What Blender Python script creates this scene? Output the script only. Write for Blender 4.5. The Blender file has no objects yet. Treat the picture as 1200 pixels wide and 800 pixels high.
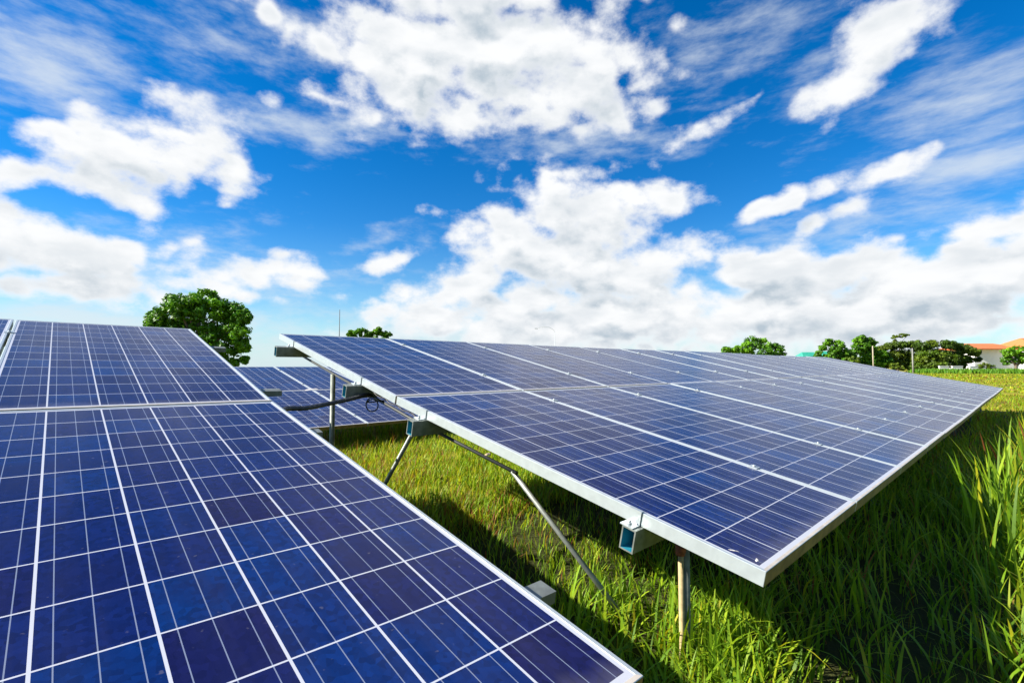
import bpy, bmesh, math, random
import numpy as np
from mathutils import Vector, Matrix

random.seed(7)
rng = np.random.default_rng(11)
scene = bpy.context.scene
col = scene.collection
R = math.radians

# ------------------------------------------------------------------ camera
H = 0.60                                   # height of the low table edge over the ground
cam_d = bpy.data.cameras.new('camera')
cam = bpy.data.objects.new('camera', cam_d)
col.objects.link(cam)
cam_d.sensor_width = 36.0
cam_d.lens = 576.47 / 1200.0 * 36.0
cam_d.clip_start = 0.02
cam_d.clip_end = 3000.0
CAM = Vector((-1.4359, -0.5142, 0.5552 + H))
yaw, pitch = 0.75874, 0.050495
fw = Vector((math.sin(yaw) * math.cos(pitch), math.cos(yaw) * math.cos(pitch), math.sin(pitch)))
cam.rotation_euler = fw.to_track_quat('-Z', 'Y').to_euler()
cam.location = CAM
scene.camera = cam

# ------------------------------------------------------------------ sun
SUN = Vector((-1.2, 0.86, 1.0)).normalized()
sun_d = bpy.data.lights.new('sun', 'SUN')
sun_d.energy = 5.0
sun_d.angle = R(0.5)
sun_d.color = (1.0, 0.93, 0.82)
sun = bpy.data.objects.new('sun', sun_d)
sun.rotation_euler = SUN.to_track_quat('Z', 'Y').to_euler()
sun.location = (-20, 10, 20)
col.objects.link(sun)

# ------------------------------------------------------------------ colour management
vs = scene.view_settings
scene.display_settings.display_device = 'sRGB'
vs.view_transform = 'Standard'
vs.look = 'None'
vs.exposure = 1.4
vs.gamma = 1.0
vs.use_curve_mapping = False

# ------------------------------------------------------------------ sky with clouds
CUMULUS = [
    (30.4, 32.0, 12.1, 4.9, -9.3, 1.2),
    (42.5, 33.4, 15.0, 6.3, 0.4, 1.2),
    (52.6, 29.7, 7.9, 3.9, -13.9, 1),
    (39.4, 37.9, 18.8, 3.3, 1.8, 1),
    (39.4, 27.1, 14.9, 2.3, 1.5, 0.8),
    (57.1, 31.6, 4.4, 3.0, -6.1, 0.8),
    (4.9, 18.3, 5.8, 3.8, 13.2, 1.2),
    (9.1, 21.9, 4.4, 3.4, -16.8, 1),
    (13.6, 18.9, 2.9, 1.9, 29.9, 1),
    (-1.5, 15.7, 3.7, 1.2, 14.4, 0.7),
    (1.9, 20.0, 3.0, 1.7, 15.8, 0.8),
    (17.0, 9.9, 4.5, 2.1, 4.8, 1),
    (18.6, 11.8, 3.2, 1.5, 5.3, 1),
    (50.5, 18.3, 9.4, 4.1, -2.1, 1),
    (43.5, 15.1, 8.5, 5.2, 20.0, 1),
    (30.6, 12.0, 4.8, 1.3, 22.6, 0.9),
    (58.8, 18.2, 5.6, 2.9, -4.6, 1),
    (38.0, 9.3, 9.8, 3.9, 15.8, 1.1),
    (49.5, 12.7, 12.7, 4.8, -1.2, 1.2),
    (62.8, 12.0, 5.8, 2.7, 15.9, 1),
    (56.3, 9.6, 10.4, 3.8, -2.1, 1.1),
    (71.6, 9.4, 6.6, 3.1, -4.8, 1.3),
    (77.4, 9.1, 6.6, 3.1, 4.0, 1.3),
    (82.3, 7.7, 7.4, 3.4, -6.0, 1.4),
    (87.4, 7.9, 6.3, 3.3, 2.6, 1.4),
    (89.0, 11.4, 3.5, 1.7, -1.1, 0.9),
    (53.4, 5.6, 23.8, 4.1, -0.8, 1.35),
    (78.3, 5.0, 21.1, 3.7, -3.0, 1.4),
    (35.5, 5.8, 11.6, 2.9, 0.7, 0.95),
    (92.1, 6.5, 5.3, 4.6, -7.2, 0.9),
    (81.1, 28.2, 3.7, 3.2, -2.8, 1),
    (78.3, 25.3, 3.9, 2.2, 20.0, 0.85),
    (83.1, 29.5, 3.2, 2.1, -19.5, 0.8),
    (73.3, 16.5, 4.6, 1.1, 13.2, 0.9),
    (81.7, 17.4, 3.3, 1.2, 9.4, 0.9),
    (78.0, 14.9, 4.2, 0.9, 15.3, 0.6),
    (63.5, 23.7, 4.1, 1.2, 22.4, 0.6),
    (65.3, 24.7, 3.5, 1.0, 11.4, 0.5),
    (62.5, 33.7, 2.0, 1.2, -9.1, 0.8),
    (16.4, 33.5, 1.2, 1.3, 33.2, 0.8),
    (0.6, 9.8, 10.5, 2.7, 2.5, 1.1),
    (-3.0, 10.6, 6.9, 2.4, 10.5, 0.9),
    (2.9, 7.1, 11.8, 1.5, 1.7, 0.7),
    (11.3, 6.7, 7.9, 0.8, 4.0, 0.5),
]
CIRRUS = [
    (-0.5, 23.9, 9.1, 4.7, -5.9, 1.0),
    (12.2, 29.4, 12.4, 4.1, 3.9, 0.45),
    (17.9, 24.5, 14.2, 2.7, 1.6, 0.9),
    (85.7, 21.5, 9.4, 4.6, 8.3, 0.85),
    (87.7, 16.5, 6.5, 2.3, -4.7, 1.0),
    (69.3, 30.7, 10.2, 4.2, -1.7, 0.4),
    (27.8, 14.0, 6.5, 1.3, 13.7, 0.6),
    (8.5, 8.1, 17.7, 4.8, 5.0, 0.5),
    (-2.2, 27.2, 6.6, 2.3, 2.2, 0.5),
    (75.5, 27.8, 4.6, 4.2, -14.4, 0.4),
    (43.5, 2.4, 50.6, 4.0, -0.0, 1.1),
    (67.0, 5.4, 33.0, 4.5, -1.6, 0.8),
    (3.6, 3.8, 18.1, 2.4, 2.8, 1.3),
    (78.6, 12.9, 13.7, 2.4, 11.8, 0.4),
    (47.5, 24.6, 19.4, 1.7, -1.4, 0.3),
]


def nd(t, kind, **kw):
    n = t.nodes.new(kind)
    for k, v in kw.items():
        setattr(n, k, v)
    return n

def feed(t, sock, val):
    if hasattr(val, 'is_output') or isinstance(val, bpy.types.NodeSocket):
        t.links.new(val, sock)
    else:
        sock.default_value = val

def M(t, op, a, b=None, c=None, clamp=False):
    n = nd(t, 'ShaderNodeMath', operation=op, use_clamp=clamp)
    feed(t, n.inputs[0], a)
    if b is not None: feed(t, n.inputs[1], b)
    if c is not None: feed(t, n.inputs[2], c)
    return n.outputs[0]

def VM(t, op, a, b=None, out=0):
    n = nd(t, 'ShaderNodeVectorMath', operation=op)
    feed(t, n.inputs[0], a)
    if b is not None:
        feed(t, n.inputs['Scale'] if op == 'SCALE' else n.inputs[1], b)
    return n.outputs[out]

def noise(t, vec, scale, detail=4.0, rough=0.5, out='Fac', **kw):
    n = nd(t, 'ShaderNodeTexNoise', **kw)
    if vec is not None: t.links.new(vec, n.inputs['Vector'])
    n.inputs['Scale'].default_value = scale
    n.inputs['Detail'].default_value = detail
    n.inputs['Roughness'].default_value = rough
    return n.outputs[out]

def ramp(t, fac, stops, interp='LINEAR'):
    n = nd(t, 'ShaderNodeValToRGB')
    n.color_ramp.interpolation = interp
    e = n.color_ramp.elements
    while len(e) < len(stops): e.new(0.5)
    for k, (p, c) in enumerate(stops):
        e[k].position = p
        e[k].color = (c, c, c, 1) if isinstance(c, (int, float)) else (*c, 1)
    t.links.new(fac, n.inputs[0])
    return n.outputs[0]

def mixc(t, fac, a, b, mode='MIX'):
    n = nd(t, 'ShaderNodeMix', data_type='RGBA', blend_type=mode)
    feed(t, n.inputs[0], fac)
    feed(t, n.inputs[6], a if not isinstance(a, tuple) else (*a, 1))
    feed(t, n.inputs[7], b if not isinstance(b, tuple) else (*b, 1))
    return n.outputs[2]

def smooth(t, x, lo, hi):
    n = nd(t, 'ShaderNodeMapRange', interpolation_type='SMOOTHSTEP')
    feed(t, n.inputs[0], x)
    n.inputs[1].default_value = lo; n.inputs[2].default_value = hi
    n.inputs[3].default_value = 0; n.inputs[4].default_value = 1
    return n.outputs[0]

def field_group(name, blobs, warp, nscale, namp, stretch, spin=0.0):
    """direction -> cloud thickness: the largest of a set of ellipses on the celestial sphere, broken up by noise"""
    g = bpy.data.node_groups.new(name, 'ShaderNodeTree')
    g.interface.new_socket('Dir', in_out='INPUT', socket_type='NodeSocketVector')
    g.interface.new_socket('Val', in_out='OUTPUT', socket_type='NodeSocketFloat')
    gi = nd(g, 'NodeGroupInput'); go = nd(g, 'NodeGroupOutput')
    d = VM(g, 'NORMALIZE', gi.outputs[0])
    ns = VM(g, 'MULTIPLY', d, (1.0, 1.0, stretch))
    if spin:
        rt = nd(g, 'ShaderNodeVectorRotate', rotation_type='Z_AXIS')
        g.links.new(d, rt.inputs[0]); rt.inputs['Angle'].default_value = spin
        ns = VM(g, 'MULTIPLY', rt.outputs[0], (1.0, 0.35, stretch))
    wn = VM(g, 'SUBTRACT', noise(g, ns, 7.0, 2.0, 0.5, 'Color'), (0.5, 0.5, 0.5))
    sep = nd(g, 'ShaderNodeSeparateXYZ'); g.links.new(d, sep.inputs[0])
    az = M(g, 'ARCTAN2', sep.outputs[0], sep.outputs[1])
    el = M(g, 'ARCSINE', sep.outputs[2])
    cb = nd(g, 'ShaderNodeCombineXYZ')
    g.links.new(M(g, 'MULTIPLY', az, 57.29578), cb.inputs[0])
    g.links.new(M(g, 'MULTIPLY', el, 57.29578), cb.inputs[1])
    p = VM(g, 'ADD', cb.outputs[0], VM(g, 'MULTIPLY', wn, (warp, warp * 0.6, 0)))
    acc = None
    for (a, e, ra, re, rot, s) in blobs:
        mp = nd(g, 'ShaderNodeMapping', vector_type='TEXTURE')
        g.links.new(p, mp.inputs[0])
        mp.inputs['Location'].default_value = (a, e, 0)
        mp.inputs['Rotation'].default_value = (0, 0, R(rot))
        mp.inputs['Scale'].default_value = (ra * 1.15, re * 1.15, 1)
        ln = VM(g, 'LENGTH', mp.outputs[0], out=1)
        v = M(g, 'MULTIPLY', M(g, 'SUBTRACT', 1.0, ln), s)
        acc = v if acc is None else M(g, 'SMOOTH_MAX', acc, v, 0.15)
    # the rest of the dome, away from the photographed part: loose generic cloud
    gen = M(g, 'MULTIPLY', M(g, 'SUBTRACT', noise(g, d, 2.3, 3.0, 0.5), 0.56), 3.0)
    side = VM(g, 'DOT_PRODUCT', d, (math.sin(yaw) * 0.95, math.cos(yaw) * 0.95, 0.312), out=1)
    gen = M(g, 'SUBTRACT', gen, M(g, 'MULTIPLY', smooth(g, side, 0.45, 0.75), 3.0))
    acc = M(g, 'MAXIMUM', acc, gen)
    n1 = M(g, 'SUBTRACT', noise(g, ns, nscale, 11.0, 0.62), 0.5)
    if spin:
        n2 = M(g, 'SUBTRACT', noise(g, ns, nscale * 0.37, 3.0, 0.5), 0.5)
    else:
        # rounded billows: bulges round scattered centres at two sizes
        wv = VM(g, 'ADD', ns, VM(g, 'SCALE', wn, 0.16))
        def puff(sc):
            vo = nd(g, 'ShaderNodeTexVoronoi', feature='SMOOTH_F1'); vo.inputs['Scale'].default_value = sc
            vo.inputs['Smoothness'].default_value = 0.35
            g.links.new(wv, vo.inputs['Vector'])
            return M(g, 'SUBTRACT', 0.48, vo.outputs['Distance'])
        n2 = M(g, 'MULTIPLY', puff(15.0), 0.9)
    tot = M(g, 'ADD', M(g, 'MAXIMUM', acc, -1.5), M(g, 'MULTIPLY_ADD', n1, namp, M(g, 'MULTIPLY', n2, namp * 0.6)))
    g.links.new(tot, go.inputs[0])
    return g

world = bpy.data.worlds.new('World')
scene.world = world
world.use_nodes = True
world.cycles.sampling_method = 'MANUAL'
world.cycles.sample_map_resolution = 512
wt = world.node_tree
wt.nodes.clear()
w_out = nd(wt, 'ShaderNodeOutputWorld')
sky = nd(wt, 'ShaderNodeTexSky', sky_type='NISHITA')
sky.sun_disc = False
sky.sun_elevation = math.asin(SUN.z)
sky.sun_rotation = math.atan2(SUN.x, SUN.y)
sky.air_density = 1.0; sky.dust_density = 0.0; sky.ozone_density = 3.0
hs = nd(wt, 'ShaderNodeHueSaturation')
hs.inputs['Saturation'].default_value = 1.55
hs.inputs['Value'].default_value = 1.0
wt.links.new(sky.outputs[0], hs.inputs['Color'])
bg_sky = nd(wt, 'ShaderNodeBackground')
bg_sky.inputs['Strength'].default_value = 0.060

tc = nd(wt, 'ShaderNodeTexCoord')
wdir = VM(wt, 'NORMALIZE', tc.outputs['Generated'])
wsep = nd(wt, 'ShaderNodeSeparateXYZ'); wt.links.new(wdir, wsep.inputs[0])
# pale air towards the horizon
hz = M(wt, 'MULTIPLY', M(wt, 'POWER', M(wt, 'SUBTRACT', 1.0, M(wt, 'ABSOLUTE', wsep.outputs[2], clamp=True)), 9.0), 0.92)
deep = mixc(wt, 1.0, hs.outputs[0], (0.48, 0.90, 1.03), 'MULTIPLY')
wt.links.new(mixc(wt, hz, deep, (4.3, 5.1, 5.6)), bg_sky.inputs['Color'])
gcu = field_group('cumulus_field', CUMULUS, 2.4, 13.0, 1.9, 1.5)
gci = field_group('cirrus_field', CIRRUS, 6.0, 16.0, 1.8, 2.6, spin=0.6)
def grp(g, v):
    n = nd(wt, 'ShaderNodeGroup'); n.node_tree = g
    wt.links.new(v, n.inputs[0]); return n.outputs[0]
cu = grp(gcu, wdir)
cu_s = grp(gcu, VM(wt, 'ADD', wdir, tuple(Vector((-0.022, 0.006, 0.040)))))
ci = grp(gci, wdir)
cu_d = smooth(wt, cu, -0.08, 0.62)
ci_d = M(wt, 'MULTIPLY', smooth(wt, ci, -0.1, 1.15), 0.75)
# light: the side of a cloud facing the sun is white, thick parts turned away are grey
lit = smooth(wt, M(wt, 'SUBTRACT', cu, cu_s), -0.75, 0.45)
thick = smooth(wt, cu, 0.15, 1.0)
billow = smooth(wt, noise(wt, VM(wt, 'MULTIPLY', wdir, (1.0, 1.0, 2.8)), 9.0, 4.0, 0.5), 0.36, 0.72)
shade = M(wt, 'MULTIPLY', thick, M(wt, 'MULTIPLY_ADD', billow, 0.40, M(wt, 'SUBTRACT', 1.0, lit)))
ccol = mixc(wt, M(wt, 'MULTIPLY', shade, 1.0, clamp=True), (0.80, 0.81, 0.82), (0.40, 0.47, 0.535))
bg_cu = nd(wt, 'ShaderNodeBackground'); bg_cu.inputs['Strength'].default_value = 0.47
wt.links.new(ccol, bg_cu.inputs['Color'])
bg_ci = nd(wt, 'ShaderNodeBackground'); bg_ci.inputs['Strength'].default_value = 0.34
bg_ci.inputs['Color'].default_value = (0.86, 0.94, 1.0, 1)
m1 = nd(wt, 'ShaderNodeMixShader'); m2 = nd(wt, 'ShaderNodeMixShader')
wt.links.new(ci_d, m1.inputs[0]); wt.links.new(bg_sky.outputs[0], m1.inputs[1]); wt.links.new(bg_ci.outputs[0], m1.inputs[2])
wt.links.new(cu_d, m2.inputs[0]); wt.links.new(m1.outputs[0], m2.inputs[1]); wt.links.new(bg_cu.outputs[0], m2.inputs[2])
wt.links.new(m2.outputs[0], w_out.inputs['Surface'])

# ================================================================== materials
def new_mat(name):
    m = bpy.data.materials.new(name)
    m.use_nodes = True
    t = m.node_tree
    t.nodes.clear()
    out = nd(t, 'ShaderNodeOutputMaterial')
    return m, t, out

def pbsdf(t, base, rough=0.5, metal=0.0, spec=0.5):
    b = nd(t, 'ShaderNodeBsdfPrincipled')
    feed(t, b.inputs['Base Color'], base if not isinstance(base, tuple) else (*base, 1))
    feed(t, b.inputs['Roughness'], rough)
    feed(t, b.inputs['Metallic'], metal)
    feed(t, b.inputs['Specular IOR Level'], spec)
    return b

def simple_mat(name, base, rough=0.5, metal=0.0, var=0.15, scale=12.0, spec=0.5, bump=0.0):
    m, t, out = new_mat(name)
    tcn = nd(t, 'ShaderNodeTexCoord')
    n = noise(t, tcn.outputs['Object'], scale, 6.0, 0.6)
    dark = tuple(c * (1 - var) for c in base); light = tuple(min(1, c * (1 + var)) for c in base)
    b = pbsdf(t, mixc(t, smooth(t, n, 0.3, 0.7), dark, light), rough, metal, spec)
    if bump:
        bp = nd(t, 'ShaderNodeBump'); bp.inputs['Strength'].default_value = bump; bp.inputs['Distance'].default_value = 0.01
        t.links.new(n, bp.inputs['Height']); t.links.new(bp.outputs[0], b.inputs['Normal'])
    t.links.new(b.outputs[0], out.inputs[0])
    return m

MAT = {}
MAT['aluminium'] = simple_mat('anodised_aluminium', (0.40, 0.45, 0.46), 0.36, 0.40, 0.06, 30)
MAT['edge_shade'] = simple_mat('painted_shade_frame_edge', (0.17, 0.12, 0.045), 0.6, 0.2, 0.35, 14)  # shade and grass reflection put into the colour of the low edge face
MAT['cream'] = simple_mat('cream_frame_lip', (0.48, 0.43, 0.36), 0.5, 0.2, 0.15, 20)  # cream tone for the lip along the low edge
MAT['galvanised'] = simple_mat('galvanised_steel', (0.20, 0.22, 0.20), 0.5, 0.55, 0.22, 26)
MAT['pipe'] = simple_mat('weathered_pipe', (0.15, 0.17, 0.15), 0.6, 0.4, 0.3, 18)
MAT['stake'] = simple_mat('pale_painted_stake', (0.40, 0.31, 0.15), 0.7, 0.0, 0.3, 25)
MAT['rust'] = simple_mat('rust', (0.22, 0.06, 0.025), 0.85, 0.0, 0.45, 60, bump=0.4)
MAT['teal'] = simple_mat('teal_paint', (0.015, 0.20, 0.28), 0.55, 0.0, 0.15, 20)
MAT['black'] = simple_mat('black_plastic', (0.018, 0.018, 0.02), 0.55, 0.0, 0.2, 40)
MAT['concrete'] = simple_mat('pole_concrete', (0.30, 0.26, 0.19), 0.85, 0.0, 0.2, 3, bump=0.2)
MAT['concrete_pale'] = simple_mat('pale_pole_concrete', (0.20, 0.20, 0.185), 0.85, 0.0, 0.2, 3)
MAT['lamp_grey'] = simple_mat('pale_grey_paint', (0.42, 0.46, 0.48), 0.5, 0.1, 0.05, 3)
MAT['white_wall'] = simple_mat('white_render', (0.68, 0.68, 0.69), 0.8, 0.0, 0.05, 0.8)
MAT['grey_steel'] = simple_mat('grey_steel', (0.05, 0.055, 0.055), 0.55, 0.4, 0.1, 4)
MAT['green_roof'] = simple_mat('green_sheet_roof', (0.03, 0.28, 0.19), 0.5, 0.0, 0.15, 1.5)
MAT['timber'] = simple_mat('timber', (0.25, 0.17, 0.09), 0.8, 0.0, 0.25, 4)
MAT['bark'] = simple_mat('bark', (0.13, 0.10, 0.07), 0.9, 0.0, 0.35, 9, bump=0.6)
MAT['dropping'] = simple_mat('dried_dropping', (0.5, 0.48, 0.45), 0.9, 0.0, 0.12, 60)
MAT['dead_leaf'] = simple_mat('dead_leaf', (0.36, 0.28, 0.16), 0.8, 0.0, 0.3, 70)
MAT['backsheet'] = simple_mat('white_backsheet', (0.75, 0.76, 0.77), 0.5, 0.0, 0.02, 5)

def roof_tile_mat():
    m, t, out = new_mat('orange_roof_tiles')
    tcn = nd(t, 'ShaderNodeTexCoord')
    w = nd(t, 'ShaderNodeTexWave', wave_type='BANDS', bands_direction='Z'); w.inputs['Scale'].default_value = 3.0
    t.links.new(tcn.outputs['Object'], w.inputs[0])
    n = noise(t, tcn.outputs['Object'], 1.2, 5.0, 0.6)
    c = mixc(t, n, (0.42, 0.10, 0.025), (0.58, 0.19, 0.055))
    c = mixc(t, M(t, 'MULTIPLY', w.outputs['Fac'], 0.25), c, (0.35, 0.09, 0.03))
    b = pbsdf(t, c, 0.75)
    t.links.new(b.outputs[0], out.inputs[0])
    return m
MAT['roof_tiles'] = roof_tile_mat()

def cell_mat():
    """72 polycrystalline cells with three busbars each behind glass; UV runs 0..6 by 0..12"""
    m, t, out = new_mat('polycrystalline_cells')
    uv = nd(t, 'ShaderNodeUVMap'); uv.uv_map = 'cells'
    sep = nd(t, 'ShaderNodeSeparateXYZ'); t.links.new(uv.outputs[0], sep.inputs[0])
    U, V = sep.outputs[0], sep.outputs[1]
    fu, fv = M(t, 'FRACT', U), M(t, 'FRACT', V)
    def near(x, c, w):
        return M(t, 'LESS_THAN', M(t, 'ABSOLUTE', M(t, 'SUBTRACT', x, c)), w)
    col_gap = M(t, 'GREATER_THAN', M(t, 'ABSOLUTE', M(t, 'SUBTRACT', fu, 0.5)), 0.5 - 0.0165)
    row_gap = M(t, 'GREATER_THAN', M(t, 'ABSOLUTE', M(t, 'SUBTRACT', fv, 0.5)), 0.5 - 0.0115)
    bus = M(t, 'MAXIMUM', near(fu, 0.1667, 0.0062), M(t, 'MAXIMUM', near(fu, 0.5, 0.0062), near(fu, 0.8333, 0.0062)))
    out_u = M(t, 'GREATER_THAN', M(t, 'ABSOLUTE', M(t, 'SUBTRACT', U, 3.0)), 2.99)
    out_v = M(t, 'GREATER_THAN', M(t, 'ABSOLUTE', M(t, 'SUBTRACT', V, 6.0)), 5.99)
    white = M(t, 'MAXIMUM', M(t, 'MAXIMUM', col_gap, row_gap), M(t, 'MAXIMUM', out_u, out_v))
    oi = nd(t, 'ShaderNodeObjectInfo')
    cell = nd(t, 'ShaderNodeCombineXYZ')
    t.links.new(M(t, 'FLOOR', U), cell.inputs[0]); t.links.new(M(t, 'FLOOR', V), cell.inputs[1])
    t.links.new(M(t, 'MULTIPLY', oi.outputs['Random'], 97.0), cell.inputs[2])
    wn = nd(t, 'ShaderNodeTexWhiteNoise', noise_dimensions='3D'); t.links.new(cell.outputs[0], wn.inputs[0])
    wsp = nd(t, 'ShaderNodeSeparateColor'); t.links.new(wn.outputs['Color'], wsp.inputs[0])
    base = ramp(t, wsp.outputs[0], [(0.0, (0.010, 0.011, 0.085)), (0.14, (0.007, 0.015, 0.120)), (0.75, (0.004, 0.021, 0.150)), (1.0, (0.001, 0.036, 0.205))])
    vo = nd(t, 'ShaderNodeTexVoronoi', feature='F1'); vo.inputs['Scale'].default_value = 13.0
    v3 = nd(t, 'ShaderNodeCombineXYZ'); t.links.new(U, v3.inputs[0]); t.links.new(V, v3.inputs[1]); t.links.new(wsp.outputs[1], v3.inputs[2])
    t.links.new(v3.outputs[0], vo.inputs['Vector'])
    vsp = nd(t, 'ShaderNodeSeparateColor'); t.links.new(vo.outputs['Color'], vsp.inputs[0])
    grain = M(t, 'MULTIPLY_ADD', vsp.outputs[0], 0.5, 0.75)
    base = VM(t, 'SCALE', base, M(t, 'MULTIPLY', grain, 0.50))
    tcn = nd(t, 'ShaderNodeTexCoord')
    ov = VM(t, 'ADD', tcn.outputs['Object'], VM(t, 'SCALE', (1.0, 1.7, 0.4), M(t, 'MULTIPLY', oi.outputs['Random'], 50.0)))
    mott = noise(t, ov, 3.5, 3.0, 0.5)
    base = mixc(t, smooth(t, mott, 0.45, 0.8), base, (0.005, 0.008, 0.050))
    base = mixc(t, bus, base, (0.14, 0.17, 0.25))
    base = mixc(t, white, base, (0.40, 0.42, 0.47))
    # a film of dust: faint, with streaks running down the slope and specks
    stv = VM(t, 'MULTIPLY', ov, (9.0, 0.8, 1.0))
    dust = M(t, 'MULTIPLY', smooth(t, noise(t, stv, 1.0, 6.0, 0.62), 0.35, 0.85), 0.03)
    speck = M(t, 'MULTIPLY', smooth(t, noise(t, ov, 55.0, 2.0, 0.5), 0.70, 0.78), 0.12)
    silt = M(t, 'MULTIPLY', M(t, 'SUBTRACT', 1.0, smooth(t, M(t, 'MULTIPLY_ADD', noise(t, stv, 2.0, 5.0, 0.6), -0.7, V), -0.45, 0.08)), 0.12)
    dust = M(t, 'ADD', M(t, 'MAXIMUM', M(t, 'MAXIMUM', dust, silt), speck), 0.003)
    base = mixc(t, dust, base, (0.36, 0.34, 0.33))
    rough = M(t, 'MULTIPLY_ADD', noise(t, ov, 6.0, 5.0, 0.6), 0.10, 0.17)
    b = pbsdf(t, base, rough, 0.0, 0.12)
    b.inputs['IOR'].default_value = 1.45
    t.links.new(b.outputs[0], out.inputs[0])
    return m
MAT['cells'] = cell_mat()

def leaf_mat(name, trans=0.35, rough=0.5, spec=0.3, gain=1.6):
    m, t, out = new_mat(name)
    at = nd(t, 'ShaderNodeAttribute'); at.attribute_name = 'tint'
    b = pbsdf(t, at.outputs['Color'], rough, 0.0, spec)
    tr = nd(t, 'ShaderNodeBsdfTranslucent')
    t.links.new(mixc(t, 1.0, VM(t, 'SCALE', at.outputs['Color'], gain), (1.0, 1.0, 0.55), 'MULTIPLY'), tr.inputs['Color'])
    mx = nd(t, 'ShaderNodeMixShader'); mx.inputs[0].default_value = trans
    t.links.new(b.outputs[0], mx.inputs[1]); t.links.new(tr.outputs[0], mx.inputs[2])
    t.links.new(mx.outputs[0], out.inputs[0])
    return m
MAT['grass'] = leaf_mat('grass_blades', 0.40, 0.55, 0.25)
MAT['foliage'] = leaf_mat('tree_leaves', 0.25, 0.5, 0.3)

def ground_mat():
    m, t, out = new_mat('field_ground')
    tcn = nd(t, 'ShaderNodeTexCoord')
    P = tcn.outputs['Object']
    big = noise(t, P, 0.11, 4.0, 0.55)
    mid = noise(t, P, 0.9, 6.0, 0.6)
    fine = noise(t, P, 14.0, 6.0, 0.65)
    c = mixc(t, smooth(t, big, 0.36, 0.62), (0.18, 0.20, 0.013), (0.32, 0.28, 0.03))
    c = mixc(t, smooth(t, mid, 0.45, 0.72), c, (0.09, 0.055, 0.022))
    c = mixc(t, M(t, 'MULTIPLY', smooth(t, fine, 0.45, 0.75), 0.55), c, (0.05, 0.05, 0.015))
    # darker soil in the strip under the right table
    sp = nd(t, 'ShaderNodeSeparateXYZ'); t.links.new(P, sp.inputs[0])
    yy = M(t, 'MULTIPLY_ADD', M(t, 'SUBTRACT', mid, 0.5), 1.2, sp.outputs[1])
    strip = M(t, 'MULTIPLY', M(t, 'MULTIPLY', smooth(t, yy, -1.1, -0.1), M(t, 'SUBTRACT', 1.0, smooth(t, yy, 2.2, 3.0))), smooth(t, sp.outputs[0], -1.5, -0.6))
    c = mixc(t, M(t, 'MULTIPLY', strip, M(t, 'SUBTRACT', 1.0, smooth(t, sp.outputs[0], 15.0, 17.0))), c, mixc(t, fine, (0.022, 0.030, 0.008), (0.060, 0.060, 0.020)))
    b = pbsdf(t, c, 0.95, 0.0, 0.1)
    bp = nd(t, 'ShaderNodeBump'); bp.inputs['Strength'].default_value = 0.8; bp.inputs['Distance'].default_value = 0.05
    t.links.new(M(t, 'ADD', mid, fine), bp.inputs['Height']); t.links.new(bp.outputs[0], b.inputs['Normal'])
    t.links.new(b.outputs[0], out.inputs[0])
    return m
MAT['ground'] = ground_mat()

# ================================================================== helpers
def link(name, me, mats, parent=None):
    o = bpy.data.objects.new(name, me)
    col.objects.link(o)
    for m in mats: me.materials.append(m)
    if parent is not None: o.parent = parent
    return o

def tag(o, label, cat, group=None):
    o['label'] = label; o['category'] = cat
    if group: o['group'] = group
    return o

def thing(name, label, cat, loc=(0, 0, 0), group=None):
    o = bpy.data.objects.new(name, None)
    o.empty_display_size = 0.3
    col.objects.link(o); o.location = loc
    return tag(o, label, cat, group)

def bm_box(bm, lo, hi, mat=0):
    x0, y0, z0 = lo; x1, y1, z1 = hi
    v = [bm.verts.new(p) for p in ((x0,y0,z0),(x1,y0,z0),(x1,y1,z0),(x0,y1,z0),(x0,y0,z1),(x1,y0,z1),(x1,y1,z1),(x0,y1,z1))]
    for f in ((0,3,2,1),(4,5,6,7),(0,1,5,4),(1,2,6,5),(2,3,7,6),(3,0,4,7)):
        bm.faces.new([v[i] for i in f]).material_index = mat

def bm_tube(bm, pts, rad, seg=10, cap=True, mat=0, taper=None):
    """tube along a polyline"""
    pts = [Vector(p) for p in pts]
    rings = []
    prev = None
    for i, p in enumerate(pts):
        a = pts[max(i - 1, 0)]; b = pts[min(i + 1, len(pts) - 1)]
        d = (b - a).normalized()
        if prev is None:
            n = d.orthogonal().normalized()
        else:
            n = (prev - d * prev.dot(d)).normalized()
        prev = n
        bn = d.cross(n)
        r = rad if taper is None else taper[i]
        rings.append([bm.verts.new(p + (n * math.cos(2*math.pi*k/seg) + bn * math.sin(2*math.pi*k/seg)) * r) for k in range(seg)])
    for a, b in zip(rings, rings[1:]):
        for k in range(seg):
            f = bm.faces.new((a[k], a[(k+1) % seg], b[(k+1) % seg], b[k])); f.smooth = True; f.material_index = mat
    if cap:
        bm.faces.new(list(reversed(rings[0]))).material_index = mat
        bm.faces.new(rings[-1]).material_index = mat

def done(bm, name):
    bmesh.ops.recalc_face_normals(bm, faces=bm.faces[:])
    me = bpy.data.meshes.new(name)
    bm.to_mesh(me); bm.free()
    return me

def bev(bm, off):
    bmesh.ops.bevel(bm, geom=[e for e in bm.edges if e.is_manifold and e.calc_face_angle(0) > 0.6], offset=off, segments=1, affect='EDGES')

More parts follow.
